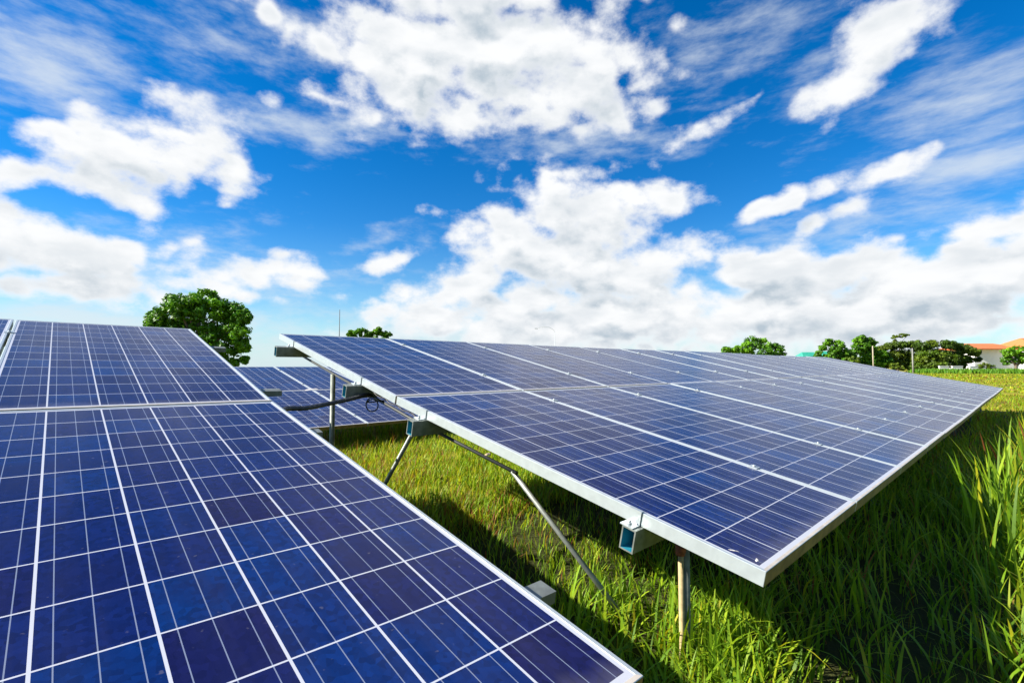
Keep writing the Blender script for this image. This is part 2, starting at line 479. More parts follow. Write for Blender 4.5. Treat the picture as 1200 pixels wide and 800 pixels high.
def raw_mesh(name, verts, quads, tris, tint=None):
    """numpy arrays straight into a mesh"""
    me = bpy.data.meshes.new(name)
    me.vertices.add(len(verts))
    me.vertices.foreach_set('co', verts.astype(np.float32).ravel())
    nq, nt = len(quads), len(tris)
    loops = np.concatenate([quads.ravel(), tris.ravel()]).astype(np.int32)
    me.loops.add(len(loops)); me.loops.foreach_set('vertex_index', loops)
    me.polygons.add(nq + nt)
    start = np.concatenate([np.arange(nq) * 4, nq * 4 + np.arange(nt) * 3]).astype(np.int32)
    me.polygons.foreach_set('loop_start', start)
    me.update(calc_edges=True)
    if tint is not None:
        a = me.attributes.new('tint', 'FLOAT_COLOR', 'POINT')
        a.data.foreach_set('color', np.concatenate([tint, np.ones((len(tint), 1))], 1).astype(np.float32).ravel())
    return me

# ================================================================== ground
def ground_height(x, y):
    return 0.035 * np.sin(x * 0.9 + 1.3) * np.sin(y * 0.7 + 0.4) + 0.03 * np.sin(x * 0.31 + y * 0.23)

def build_ground():
    xs = np.unique(np.concatenate([np.linspace(-900, -40, 12), np.linspace(-40, -8, 17), np.linspace(-8, 20, 113), np.linspace(20, 60, 41), np.linspace(60, 260, 41), np.linspace(260, 1200, 10)]))
    ys = np.unique(np.concatenate([np.linspace(-900, -40, 12), np.linspace(-40, -8, 17), np.linspace(-8, 14, 89), np.linspace(14, 60, 41), np.linspace(60, 160, 21), np.linspace(160, 1200, 10)]))
    X, Y = np.meshgrid(xs, ys, indexing='ij')
    fade = np.clip(1 - (np.hypot(X, Y) - 40) / 60, 0, 1)
    Z = ground_height(X, Y) * fade
    v = np.stack([X, Y, Z], -1).reshape(-1, 3)
    nx, ny = len(xs), len(ys)
    i, j = np.meshgrid(np.arange(nx - 1), np.arange(ny - 1), indexing='ij')
    q = np.stack([i * ny + j, (i + 1) * ny + j, (i + 1) * ny + j + 1, i * ny + j + 1], -1).reshape(-1, 4)
    me = raw_mesh('ground', v, q, np.zeros((0, 3), int))
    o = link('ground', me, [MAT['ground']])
    o['kind'] = 'structure'
    me.polygons.foreach_set('use_smooth', np.ones(len(me.polygons), bool))
build_ground()

# ================================================================== solar arrays
PW, PL, FH = 1.000, 1.9745, 0.045

def panel_meshes(pw, pl):
    # aluminium frame: a ring with a narrow lip over the glass
    bm = bmesh.new()
    lw = 0.0115
    o = [(0, 0), (pw, 0), (pw, pl), (0, pl)]
    i_ = [(lw, lw), (pw - lw, lw), (pw - lw, pl - lw), (lw, pl - lw)]
    rings = []
    for pts, z in ((o, -FH), (o, 0.0), (i_, 0.0), (i_, -FH)):
        rings.append([bm.verts.new((x, y, z)) for x, y in pts])
    for a, b in zip(rings, rings[1:] + rings[:1]):
        for k in range(4):
            bm.faces.new((a[k], a[(k + 1) % 4], b[(k + 1) % 4], b[k]))
    bmesh.ops.recalc_face_normals(bm, faces=bm.faces[:])
    bev(bm, 0.0012)
    bm.normal_update()
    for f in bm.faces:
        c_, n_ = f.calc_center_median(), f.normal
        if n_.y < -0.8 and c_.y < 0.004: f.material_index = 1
        elif c_.y < lw and n_.z > 0.8: f.material_index = 2
    fr = bpy.data.meshes.new('panel_frame'); bm.to_mesh(fr); bm.free()
    for k_ in ('aluminium', 'edge_shade', 'cream'): fr.materials.append(MAT[k_])
    # laminate: glass over cells, white backsheet below
    x0, x1, y0, y1 = lw + 0.0002, pw - lw - 0.0002, lw + 0.0002, pl - lw - 0.0002
    v = [(x0, y0, -0.0016), (x1, y0, -0.0016), (x1, y1, -0.0016), (x0, y1, -0.0016), (x0, y0, -0.008), (x1, y0, -0.008), (x1, y1, -0.008), (x0, y1, -0.008)]
    f = [(0, 1, 2, 3), (7, 6, 5, 4), (0, 4, 5, 1), (1, 5, 6, 2), (2, 6, 7, 3), (3, 7, 4, 0)]
    me = bpy.data.meshes.new('solar_panel'); me.from_pydata(v, [], f)
    mx, my = 0.019, 0.024
    px, py = (pw - 2 * mx) / 6, (pl - 2 * my) / 12
    uvl = me.uv_layers.new(name='cells')
    for poly in me.polygons:
        for li in poly.loop_indices:
            c = me.vertices[me.loops[li].vertex_index].co
            uvl.data[li].uv = ((c.x - mx) / px, (c.y - my) / py)
    me.materials.append(MAT['cells']); me.materials.append(MAT['backsheet'])
    for k, poly in enumerate(me.polygons): poly.material_index = 0 if k == 0 else 1
    return me, fr

def c_channel(length, h=0.09, w=0.052, t=0.005):
    """open-ended box purlin along +x, painted teal inside, top at z=0"""
    bm = bmesh.new()
    rings = []
    for x in (0, length):
        for d in (0, t):
            rings.append([bm.verts.new((x, y, z)) for y, z in ((-w/2 + d, -h + d), (w/2 - d, -h + d), (w/2 - d, -d), (-w/2 + d, -d))])
    a0, a1, b0, b1 = rings
    for k in range(4):
        n = (k + 1) % 4
        bm.faces.new((a0[k], a0[n], b0[n], b0[k]))
        bm.faces.new((a1[n], a1[k], b1[k], b1[n])).material_index = 1
        bm.faces.new((a0[n], a0[k], a1[k], a1[n])); bm.faces.new((b0[k], b0[n], b1[n], b1[k]))
    me = bpy.data.meshes.new('purlin'); bm.normal_update(); bm.to_mesh(me); bm.free()
    return me

def clamp_mesh(edge=True, side=-1):
    """Z bracket holding a panel edge to a purlin; origin on the purlin top at the panel edge, panel lies on the other side of `side`"""
    bm = bmesh.new()
    w = 0.024
    if edge:
        bm_box(bm, (min(side*0.001, side*0.045), -w, 0.0), (max(side*0.001, side*0.045), w, 0.004))
        bm_box(bm, (min(side*0.001, side*0.005), -w, 0.004), (max(side*0.001, side*0.005), w, FH + 0.001))
        bm_box(bm, (min(side*0.005, -side*0.010), -w, FH + 0.001), (max(side*0.005, -side*0.010), w, FH + 0.005))
        bm_tube(bm, [(side*0.027, 0, 0.004), (side*0.027, 0, 0.011)], 0.008, 6)
        bm_tube(bm, [(side*0.027, 0, 0.011), (side*0.027, 0, 0.019)], 0.004, 8)
    else:
        bm_box(bm, (-0.021, -0.02, FH + 0.001), (0.021, 0.02, FH + 0.005))
        bm_box(bm, (-0.004, -0.015, 0.0), (0.004, 0.015, FH + 0.001))
        bm_tube(bm, [(0, 0, FH + 0.005), (0, 0, FH + 0.012)], 0.007, 6)
    me = done(bm, 'clamp')
    me.materials.append(MAT['aluminium'])
    return me

PANEL = panel_meshes(PW, PL)
PANEL_W = panel_meshes(0.9596, 2.0475)
CL_L, CL_R, CL_M = clamp_mesh(True, -1), clamp_mesh(True, 1), clamp_mesh(False)

def RX(a): return Matrix.Rotation(a, 4, 'X')
def T(x, y, z): return Matrix.Translation((x, y, z))

def solar_array(label, origin, tilt, bend, ncol, direction, meshes, pw, pl, pitch, gv, lr=0.0, ly=0.0,
                ends=(0.06, 0.06), end_list=None, legs=(), shear=0.0, purl_v=(0.40, 1.68, 2.42, 3.62), flex=0.0, box=0.078):
    """a tilted table: two panels up the slope, ncol along the row, on four purlins, rafters, posts and braces"""
    L = ncol * pitch - (pitch - pw)
    u0 = 0.0 if direction > 0 else -L
    root = thing('solar_array', label, 'solar array', (origin[0], origin[1], 0.0))
    base = T(0, 0, origin[2]) @ Matrix.Rotation(ly, 4, 'Z') @ Matrix.Rotation(-lr, 4, 'Y') @ RX(tilt)
    v0 = pl + gv * 0.3
    upper = base @ T(0, v0, 0) @ RX(bend) @ T(0, -v0, 0)
    def frame_at(v): return base if v < v0 else upper
    lam, fr = meshes
    r2 = random.Random(len(label))
    for r in range(2):
        for c in range(ncol):
            p = bpy.data.objects.new('solar_panel', lam); col.objects.link(p); p.parent = root
            f = bpy.data.objects.new('panel_frame', fr); col.objects.link(f); f.parent = p
            uu = c * pitch if direction > 0 else -(c * pitch + pw)
            vv = r * (pl + gv)
            j = r2.uniform(-1, 1)
            dz = flex * math.sin(c * 0.9 + r) if c > 2 else 0.0
            p.matrix_local = frame_at(vv + 0.1) @ T(uu + shear * (1 + 2 * r), vv, dz) @ RX(0.0015 * j if c else 0.0)
    for k, v in enumerate(purl_v):
        e0 = (end_list[k] if end_list else ends[0]) if direction > 0 else ends[0]
        e1 = (end_list[k] if end_list else ends[1]) if direction < 0 else ends[1]
        me = c_channel(L + e0 + e1, box)
        me.materials.append(MAT['galvanised']); me.materials.append(MAT['teal'])
        q = bpy.data.objects.new('purlin', me); col.objects.link(q); q.parent = root
        q.matrix_local = frame_at(v) @ T(u0 - e0, v, -FH - 0.001)
        cl = [(u0, CL_L), (u0 + L, CL_R)] if direction > 0 else [(u0, CL_L)]
        for c in range(1, ncol):
            g = u0 + c * pitch - (pitch - pw) / 2 if direction > 0 else u0 + c * pitch - (pitch - pw) / 2
            cl.append((g, CL_M))
        for g, m in cl:
            if len([o for o in root.children if o.name.startswith('clamp')]) >= 96: break
            o = bpy.data.objects.new('clamp', m); col.objects.link(o); o.parent = root
            o.matrix_local = frame_at(v) @ T(g + (shear * (1 if v < v0 else 3) if m is not CL_R else 0), v + 0.012, -FH - 0.001)
    # legs: (u of the bay, height of table above the ground is found from the frame)
    def tp(u, v, dz): return frame_at(v) @ Vector((u, v, dz))
    for u in legs:
        for name, v, du in (('post', purl_v[0] + 0.0, 0.24), ('post', 3.05, -0.01)):
            top = tp(u + du, v, -FH - (box + 0.003 if v < 1 else box + 0.01))
            bm = bmesh.new()
            bm_tube(bm, [(top.x, top.y, -0.25), (top.x, top.y, top.z)], 0.018, 12)
            link(name, done(bm, 'post'), [MAT['pipe']], root)
        bm = bmesh.new()
        a, b = tp(u, 1.08, -FH - box - 0.012), tp(u, 3.72, -FH - box - 0.012)
        mid = tp(u, v0, -FH - box - 0.012)
        bm_tube(bm, [a, mid, b], 0.009, 8)
        link('rafter', done(bm, 'rafter'), [MAT['grey_steel']], root)
        for v, foot in ((1.11, (0.377, 0.61)), (1.72, (-0.01, 2.72))):
            top = tp(u if v < 1.5 else u - 0.15, v, -FH - box - 0.012)
            bm = bmesh.new()
            bm_tube(bm, [top, (u + foot[0], foot[1], -0.10)], 0.0115, 8)
            link('brace', done(bm, 'brace'), [MAT['galvanised']], root)
    return root, tp

bend_r, bend_l = 0.02954, 0.040
right_array, tp_r = solar_array(
    'long solar array on the right, its near corner overhanging tall grass', (0, 0, H), 0.19682, bend_r, 16, 1, PANEL, PW, PL, PW + 0.012, 0.014,
    ends=(0.06, 0.06), end_list=(0.045, 0.085, 0.10, 0.13), legs=(0.11, 3.3, 6.4, 9.5, 12.6, 15.6), flex=0.006)
left_array, tp_l = solar_array(
    'solar array filling the lower left foreground, cut off by the picture edge', (-0.6552, -0.0266, H + 0.0145), 0.18414, bend_l, 5, -1, PANEL_W, 0.9596, 2.0475, 0.9715, 0.014,
    lr=-0.00898, ly=-0.00628, ends=(0.06, 0.06), end_list=(0.115, 0.09, 0.155, 0.14), legs=(-1.6, -4.2), purl_v=(0.33, 1.68, 2.42, 3.62), box=0.03)
back_array, tp_b = solar_array(
    'solar array in the row behind, seen through the gap between the two front arrays', (-4.25, 5.80, H - 0.225), 0.19682, 0.0, 14, 1, PANEL, PW, PL, PW + 0.012, 0.014,
    legs=(0.8, 4.0, 7.2, 10.4, 13.2))

# stake with a rusty collar beside the front post of the right array: part of that array's support
pt = tp_r(0.35, 0.40, -0.125)
bm = bmesh.new(); bm_tube(bm, [(pt.x - 0.028, pt.y + 0.002, -0.2), (pt.x - 0.036, pt.y - 0.002, pt.z - 0.075)], 0.010, 10)
link('stake', done(bm, 'stake'), [MAT['stake']], right_array)
bm = bmesh.new(); bm_tube(bm, [(pt.x - 0.0345, pt.y, pt.z - 0.105), (pt.x - 0.036, pt.y, pt.z - 0.068)], 0.017, 10)
bm_box(bm, (pt.x - 0.03, pt.y - 0.012, pt.z - 0.100), (pt.x - 0.004, pt.y + 0.012, pt.z - 0.075))
link('collar', done(bm, 'collar'), [MAT['rust']], right_array)

# ------------------------------------------------------------------ cables between the arrays
def spline(pts, n=12):
    out = []
    P = [Vector(p) for p in pts]
    P = [P[0] * 2 - P[1]] + P + [P[-1] * 2 - P[-2]]
    for i in range(1, len(P) - 2):
        for k in range(n):
            t = k / n
            a, b, c, d = P[i - 1], P[i], P[i + 1], P[i + 2]
            out.append(0.5 * ((2 * b) + (c - a) * t + (2*a - 5*b + 4*c - d) * t * t + (3*b - a - 3*c + d) * t ** 3))
    out.append(P[-2]); return out

def corrugated(path, r, amp=0.0015, per=2):
    return [r + 0.4 * (amp if (k // per) % 2 else -amp) for k in range(len(path))]

path = spline([(-0.95, 1.72, H + 0.262), (-0.66, 1.84, H + 0.318), (-0.5815, 2.0, H + 0.3465), (-0.44, 2.10, H + 0.338), (-0.30, 2.20, H + 0.343), (-0.13, 2.28, H + 0.358), (0.02, 2.35, H + 0.374), (0.14, 2.42, H + 0.372)], 14)
bm = bmesh.new(); bm_tube(bm, path, 0.0, 12, taper=corrugated(path, 0.0125))
tag(link('cable_conduit', done(bm, 'cable_conduit'), [MAT['black']]), 'black flexible cable conduit sagging across the gap between the two front arrays', 'conduit')
c0 = Vector((0.045, 2.31, H + 0.322))
loop = []
for k in range(0, 46):
    a = k / 40 * 2 * math.pi * 1.05 + 1.4
    loop.append(c0 + Vector((math.cos(a) * 0.030, -math.cos(a) * 0.020, math.sin(a) * 0.040 - 0.0003 * k)))
bm = bmesh.new(); bm_tube(bm, [c0 + Vector((0.03, 0.05, 0.05))] + loop + [c0 + Vector((0.09, -0.02, 0.02)), c0 + Vector((0.15, 0.02, 0.045))], 0.0038, 8)
tag(link('cable_loop', done(bm, 'cable_loop'), [MAT['black']]), 'loose loop of thin black cable hanging under the right array frame', 'cable')
bm = bmesh.new()
w = [tp_r(0.03, 2.30 - 0.05 * k, -0.062 - 0.012 * math.sin(k * 1.1) ** 2) for k in range(0, 12)]
bm_tube(bm, spline(w, 4), 0.0035, 6)
tag(link('panel_cable', done(bm, 'panel_cable'), [MAT['black']]), 'thin black cable run clipped below the edge frame, beside the hanging loop', 'cable')

# ------------------------------------------------------------------ litter on the glass
def splat(name, pos_fn, u, v, rx, ry, rot, mat, label, cat, h=0.003, seed=1):
    rr = random.Random(seed)
    bm = bmesh.new()
    n = 14
    ring = []; top = []
    for k in range(n):
        a = 2 * math.pi * k / n
        s = rr.uniform(0.6, 1.15)
        x, y = math.cos(a) * rx * s, math.sin(a) * ry * s
        x, y = x * math.cos(rot) - y * math.sin(rot), x * math.sin(rot) + y * math.cos(rot)
        ring.append(bm.verts.new(pos_fn(u + x, v + y, -0.0012)))
        top.append(bm.verts.new(pos_fn(u + x * 0.7, v + y * 0.7, -0.0012 + h * rr.uniform(0.5, 1.0))))
    for k in range(n):
        bm.faces.new((ring[k], ring[(k+1) % n], top[(k+1) % n], top[k]))
    bm.faces.new(top)
    tag(link(name, done(bm, name), [mat]), label, cat)
splat('dead_leaf', tp_l, -0.137, 1.022, 0.022, 0.009, 0.5, MAT['dead_leaf'], 'tan dried leaf lying on the near left panel beside a white cell line', 'leaf', 0.005, 3)
splat('bird_dropping', tp_l, -0.40, 2.22, 0.055, 0.014, 0.4, MAT['dropping'], 'large pale smear of bird dropping on the upper left panel', 'dropping', 0.0015, 4)
splat('bird_dropping', tp_r, 0.048, 0.042, 0.013, 0.0045, 0.3, MAT['dropping'], 'short white dropping right in the near corner of the right array', 'dropping', 0.0015, 5)
splat('bird_dropping', tp_r, 0.040, 0.106, 0.016, 0.003, -0.9, MAT['dropping'], 'thin pale streak of dropping just behind the near corner of the right array', 'dropping', 0.0012, 6)

# ================================================================== grass
LUSH = [(0.126, 0.231, 0.007), (0.17, 0.292, 0.01), (0.233, 0.329, 0.012), (0.089, 0.183, 0.009)]
YEL = [(0.258, 0.307, 0.011), (0.336, 0.33, 0.015), (0.193, 0.282, 0.011), (0.129, 0.224, 0.007)]
DRY = [(0.263, 0.15, 0.032), (0.233, 0.103, 0.025), (0.201, 0.138, 0.021), (0.209, 0.066, 0.023)]

def blades(root, h, w, az, lean, seg, tint):
    """arrays of curved tapering blades"""
    N = len(root)
    d = np.stack([np.cos(az), np.sin(az)], 1)
    s = np.stack([-np.sin(az), np.cos(az)], 1)
    vs_, q, tr, tn = [], [], [], []
    for k in range(seg + 1):
        t = k / seg
        up = h * (t - 0.32 * np.clip(lean, 0, 2) * t ** 2.6)
        out = h * lean * 0.75 * t ** 1.9
        c = np.stack([root[:, 0] + d[:, 0] * out, root[:, 1] + d[:, 1] * out, root[:, 2] - 0.02 + up], 1)
        if k < seg:
            ww = (w * 0.5 * (1 - 0.75 * t ** 1.6) * (0.7 + 0.6 * min(t * 3, 1)))[:, None]
            off = np.concatenate([s * ww, np.zeros((N, 1))], 1)
            vs_ += [c - off, c + off]
        else:
            vs_.append(c)
        n_here = 2 if k < seg else 1
        tn += [tint] * n_here
    verts = np.stack(vs_, 1)                      # N, 2*seg+1, 3
    nv = 2 * seg + 1
    b = (np.arange(N) * nv)[:, None]
    for k in range(seg - 1):
        q.append(np.concatenate([b + 2*k, b + 2*k + 1, b + 2*k + 3, b + 2*k + 2], 1))
    tr = np.concatenate([b + 2*seg - 2, b + 2*seg - 1, b + 2*seg], 1)
    return verts.reshape(-1, 3), np.concatenate(q, 0), tr, np.stack(tn, 1).reshape(-1, 3)

def smooth_noise(x, y, f, seed):
    r = np.random.default_rng(seed)
    z = np.zeros_like(x)
    for k in range(7):
        a = r.uniform(0, 2 * np.pi); ff = f * r.uniform(0.5, 1.9)
        z += np.sin((x * np.cos(a) + y * np.sin(a)) * ff + r.uniform(0, 6.28))
    return z / 3.2

def table_clear(x, y):
    """height of free space above ground under the tables (large where there is none)"""
    z = np.full_like(x, 9.0)
    ur = (x > -0.02) & (x < 16.3) & (y > 0) & (y < 3.95)
    z = np.where(ur, H + y * 0.2 - 0.06, z)
    ul = (x < -0.64) & (x > -5.7) & (y > -0.05) & (y < 4.0)
    z = np.where(ul, H + y * 0.2 - 0.06, z)
    ub = (y > 5.78) & (y < 9.7) & (x > -4.3) & (x < 10.0)
    z = np.where(ub, H - 0.275 + (y - 5.8) * 0.2 - 0.06, z)
    return z

def grass_zone(x0, x1, y0, y1, dens, hmin, hmax, wmm, seg, pal_fn, clump=0.09, per=9, lean=(0.15, 1.0)):
    area = (x1 - x0) * (y1 - y0)
    nc = int(area * dens / per)
    cx = rng.uniform(x0, x1, nc); cy = rng.uniform(y0, y1, nc)
    ch = rng.uniform(0.55, 1.0, nc) * (0.8 + 0.3 * smooth_noise(cx, cy, 1.6, 5))
    x = np.repeat(cx, per) + rng.normal(0, clump, nc * per)
    y = np.repeat(cy, per) + rng.normal(0, clump, nc * per)
    h = np.repeat(ch, per) * rng.uniform(0.45, 1.0, nc * per) * (hmax - hmin) + hmin
    clear = table_clear(x, y)
    h = np.minimum(h, clear * 0.82)
    far = np.hypot(x - CAM.x, y - CAM.y)
    keep = (far > 0.8) & (h > 0.04)
    x, y, h = x[keep], y[keep], h[keep]
    root = np.stack([x, y, ground_height(x, y)], 1)
    az = rng.uniform(0, 2 * np.pi, len(x))
    le = rng.uniform(lean[0], lean[1], len(x))
    w = wmm / 1000 * rng.uniform(0.6, 1.25, len(x))
    return blades(root, h, w, az, le, seg, pal_fn(x, y))

def palette(wl, wy, wd, patch=0.9):
    def fn(x, y):
        n = smooth_noise(x, y, patch, 9)
        pl_, py_, pd = wl * np.exp(-0.9 * n), wy * np.exp(0.4 * n), wd * np.exp(1.2 * n)
        tot = pl_ + py_ + pd
        r = rng.uniform(0, 1, len(x)) * tot
        k = rng.integers(0, 4, len(x))
        c = np.where((r < pl_)[:, None], np.array(LUSH)[k], np.where((r < pl_ + py_)[:, None], np.array(YEL)[k], np.array(DRY)[k]))
        return c * rng.uniform(0.75, 1.25, (len(x), 1))
    return fn

def join_zones(zs):
    V, Q, T3, C = [], [], [], []
    o = 0
    for v, q, t, c in zs:
        V.append(v); Q.append(q + o); T3.append(t + o); C.append(c); o += len(v)
    return np.concatenate(V), np.concatenate(Q), np.concatenate(T3), np.concatenate(C)

def stuff(name, zs, label):
    v, q, t, c = join_zones(zs)
    o = link(name, raw_mesh(name, v, q, t, c), [MAT['grass']])
    o['kind'] = 'stuff'; o['label'] = label; o['category'] = 'grass'
    return o

stuff('grass', [
    # undergrowth everywhere near
    grass_zone(-0.8, 2.0, 0.0, 1.3, 750, 0.06, 0.20, 6, 3, palette(4, 1.0, 0.4)),
    grass_zone(-0.8, 5.0, -2.0, 0.0, 650, 0.06, 0.22, 6, 3, palette(3, 1.0, 0.5)),
    grass_zone(-0.5, 6.0, 0.9, 2.6, 620, 0.05, 0.20, 6, 3, palette(3, 1.0, 0.9)),
    grass_zone(2.0, 8.0, -0.4, 1.3, 300, 0.08, 0.30, 8, 3, palette(3, 1.0, 0.5)),
    grass_zone(5.0, 13.0, -3.5, -0.3, 600, 0.06, 0.20, 11, 3, palette(1.0, 3.0, 0.6)),
    # long lush blades in the gap and along the low edge
    grass_zone(-0.2, 1.0, 0.05, 0.95, 520, 0.12, 0.30, 11, 6, palette(7, 2.2, 0.10), lean=(0.15, 1.3)),
    grass_zone(0.22, 0.60, 0.20, 0.42, 1200, 0.16, 0.38, 10, 6, palette(7, 1.6, 0.05), lean=(0.1, 1.0), clump=0.05),
    grass_zone(-0.05, 0.35, 0.02, 0.30, 1300, 0.14, 0.36, 10, 6, palette(7, 2.0, 0.05), lean=(0.2, 1.3), clump=0.05),
    grass_zone(0.55, 1.05, 0.25, 0.55, 500, 0.12, 0.34, 9, 5, palette(6, 2.6, 0.1), lean=(0.2, 1.3), clump=0.06),
    grass_zone(0.5, 5.5, -1.0, 0.5, 260, 0.16, 0.45, 10, 6, palette(4, 1.2, 0.35), lean=(0.15, 1.3)),
    grass_zone(1.0, 6.5, -2.0, -0.40, 420, 0.14, 0.34, 11, 5, palette(2.4, 3.4, 0.4), lean=(0.15, 1.2)),
    grass_zone(2.2, 9.0, -1.1, -0.2, 70, 0.35, 0.85, 15, 6, palette(5, 2.0, 0.5), clump=0.05, per=9, lean=(0.05, 0.6)),
    grass_zone(5.5, 14.0, -2.5, 0.3, 200, 0.12, 0.34, 13, 4, palette(1.6, 3.0, 0.6)),
    grass_zone(-8.0, -0.8, -5.0, -0.05, 240, 0.08, 0.28, 10, 3, palette(3, 2.0, 0.4)),
    grass_zone(0.0, 12.0, -5.0, -2.0, 200, 0.10, 0.32, 12, 3, palette(1.6, 3.0, 0.5)),
    grass_zone(-8.0, -0.8, 0.0, 8.0, 70, 0.08, 0.25, 12, 3, palette(3, 1.6, 0.4)),
    # between the rows: yellower and dry
    grass_zone(-0.8, 7.0, 2.2, 6.0, 1150, 0.08, 0.26, 9, 3, palette(2.6, 3.2, 0.22)),
    grass_zone(-0.8, 7.0, 2.4, 6.0, 45, 0.20, 0.30, 6, 3, palette(0.3, 1.6, 2.0)),
    grass_zone(0.6, 1.8, 2.05, 2.75, 500, 0.08, 0.24, 8, 3, palette(0.4, 0.8, 4.0)),
    grass_zone(7.0, 14.0, 3.0, 6.0, 250, 0.12, 0.34, 12, 3, palette(1.0, 3.0, 0.8)),
    grass_zone(-1.0, 9.0, 6.0, 9.8, 130, 0.15, 0.33, 11, 3, palette(3, 1.0, 0.2)),
    # the open field on the right, coarser with distance
    grass_zone(13.0, 26.0, -8.0, 3.5, 120, 0.06, 0.20, 22, 3, palette(0.5, 4.5, 0.6, 0.5)),
    grass_zone(26.0, 60.0, -16.0, 12.0, 20, 0.06, 0.18, 55, 3, palette(0.3, 4.5, 0.7, 0.25), clump=0.4),
    grass_zone(60.0, 100.0, -20.0, 26.0, 6, 0.08, 0.22, 140, 3, palette(0.3, 4.5, 0.7, 0.12), clump=0.8),
], 'green and yellow grass growing over the ground around the solar arrays')

# ================================================================== trees
def leaf_cloud(centers, radii, n_each, size, tints, seed, flat=1.0):
    """many small leaf quads spread through sub-clumps on the surface of each lobe"""
    r = np.random.default_rng(seed)
    P, Nn, C = [], [], []
    for c, rad, tn in zip(centers, radii, tints):
        nsub = max(8, int(n_each / 20))
        sd = r.normal(size=(nsub, 3)); sd /= np.linalg.norm(sd, axis=1)[:, None]
        sc = np.array(c) + sd * np.array([rad, rad, rad * flat]) * r.uniform(0.55, 1.0, (nsub, 1))
        for s_ in range(nsub):
            k = 42
            d = r.normal(size=(k, 3)); d /= np.linalg.norm(d, axis=1)[:, None]
            sr = rad * r.uniform(0.28, 0.48)
            p = sc[s_] + d * sr * np.array([1, 1, 0.75]) * r.uniform(0.45, 1.0, (k, 1))
            P.append(p); nn = d + r.normal(scale=0.55, size=(k, 3)) + np.array([0, 0, 0.5])
            Nn.append(nn / np.linalg.norm(nn, axis=1)[:, None])
            C.append(np.array(tn) * r.uniform(0.7, 1.3) * r.uniform(0.8, 1.2, (k, 1)))
    P, Nn, C = np.concatenate(P), np.concatenate(Nn), np.concatenate(C)
    N = len(P)
    a = np.cross(Nn, r.normal(size=(N, 3))); a /= np.linalg.norm(a, axis=1)[:, None] + 1e-9
    b = np.cross(Nn, a)
    L = (size * r.uniform(0.7, 1.3, N))[:, None]
    v = np.stack([P - a * L * 0.5, P + b * L * 0.28 + Nn * L * 0.06, P + a * L * 0.5, P - b * L * 0.28 + Nn * L * 0.06], 1).reshape(-1, 3)
    q = np.arange(N * 4).reshape(N, 4)
    return v, q, np.repeat(C, 4, 0)

LAT = Vector((0.72572, -0.68799, 0)); DEP = Vector((0.68799, 0.72572, 0))
GREENS = [(0.062, 0.168, 0.006), (0.092, 0.229, 0.006), (0.128, 0.292, 0.009), (0.074, 0.195, 0.009)]
OLIVE = [(0.063, 0.116, 0.006), (0.099, 0.15, 0.008), (0.045, 0.091, 0.006), (0.078, 0.13, 0.011)]

def tree(label, base, lobes, n_each, leaf, greens, seed, trunk_r=0.22, limb=True, flat=0.85, name='tree', cat='tree', group='trees beyond the solar field'):
    """lobes: (sideways, height, radius[, depth]) in metres from the foot of the trunk"""
    base = Vector(base)
    root = thing(name, label, cat, base, group)
    r = random.Random(seed)
    cs, rs, ts = [], [], []
    for lb in lobes:
        s, h, rad = lb[:3]
        dep = lb[3] if len(lb) > 3 else r.uniform(-0.5, 0.5) * rad
        cs.append(LAT * s + DEP * dep + Vector((0, 0, h))); rs.append(rad); ts.append(r.choice(greens))
    if base.x > 70: leaf, n_each = leaf * 0.66, int(n_each * 1.7)
    v, q, c = leaf_cloud([tuple(k) for k in cs], rs, n_each, leaf, ts, seed, flat)
    link('crown', raw_mesh('crown', v, q, np.zeros((0, 3), int), c), [MAT['foliage']], root)
    bm = bmesh.new()
    fork = Vector((0, 0, max(0.6, min(k.z for k in cs) * 0.55)))
    top = Vector((r.uniform(-0.2, 0.2), r.uniform(-0.2, 0.2), max(k.z for k in cs) * 0.72))
    bm_tube(bm, [(0, 0, -0.3), fork * 0.5 + Vector((0.04, 0.02, 0)), fork, top], 0, 9, taper=[trunk_r * 1.25, trunk_r, trunk_r * 0.85, trunk_r * 0.3])
    if limb:
        for k in cs[::2]:
            m_ = fork.lerp(k, 0.5) + Vector((0, 0, 0.12 * k.z))
            bm_tube(bm, [fork * 0.92, m_, fork.lerp(k, 0.92)], 0, 6, taper=[trunk_r * 0.55, trunk_r * 0.33, trunk_r * 0.12])
    link('trunk', done(bm, 'trunk'), [MAT['bark']], root)
    return root

def px(scale, cx, list_):
    """lobes measured on a drawing: columns and heights divided by its scale"""
    return [((x - cx) / scale, 1.155 + (429 - y) / scale, r_ / scale) for x, y, r_ in list_]

tree('dense bright green broadleaf tree standing behind the left array', (5.25, 34.5, 0),
     px(19.2, 232, [(213, 356, 17), (196, 368, 15), (180, 374, 11), (238, 350, 14), (257, 362, 14), (272, 366, 14), (286, 372, 10), (283, 390, 13), (262, 388, 17), (240, 372, 19),
                    (218, 376, 18), (204, 384, 14), (228, 396, 19), (250, 405, 17), (272, 406, 14), (287, 405, 8), (258, 420, 11), (238, 418, 14), (288, 421, 5), (276, 424, 6), (224, 360, 15), (186, 384, 10)]),
     620, 0.21, GREENS, 21, 0.28)
tree('low rounded green treetop showing over the right array beside the thin mast', (27.2, 55.1, 0),
     px(9.6, 432, [(412, 391, 6), (422, 389, 6), (432, 391, 5), (443, 389, 6), (452, 392, 5), (430, 398, 10), (445, 400, 9), (415, 402, 8)]), 220, 0.42, GREENS, 22, 0.2)
tree('bushy rounded tree showing alone above the middle of the right array', (76.8, 28.7, 0),
     px(7.7, 882, [(898, 403, 9), (886, 401, 9), (872, 407, 8), (862, 410, 6), (850, 411, 5), (908, 410, 9), (890, 412, 12), (875, 416, 10), (912, 418, 7), (900, 420, 11)]), 260, 0.5, GREENS, 23, 0.25)
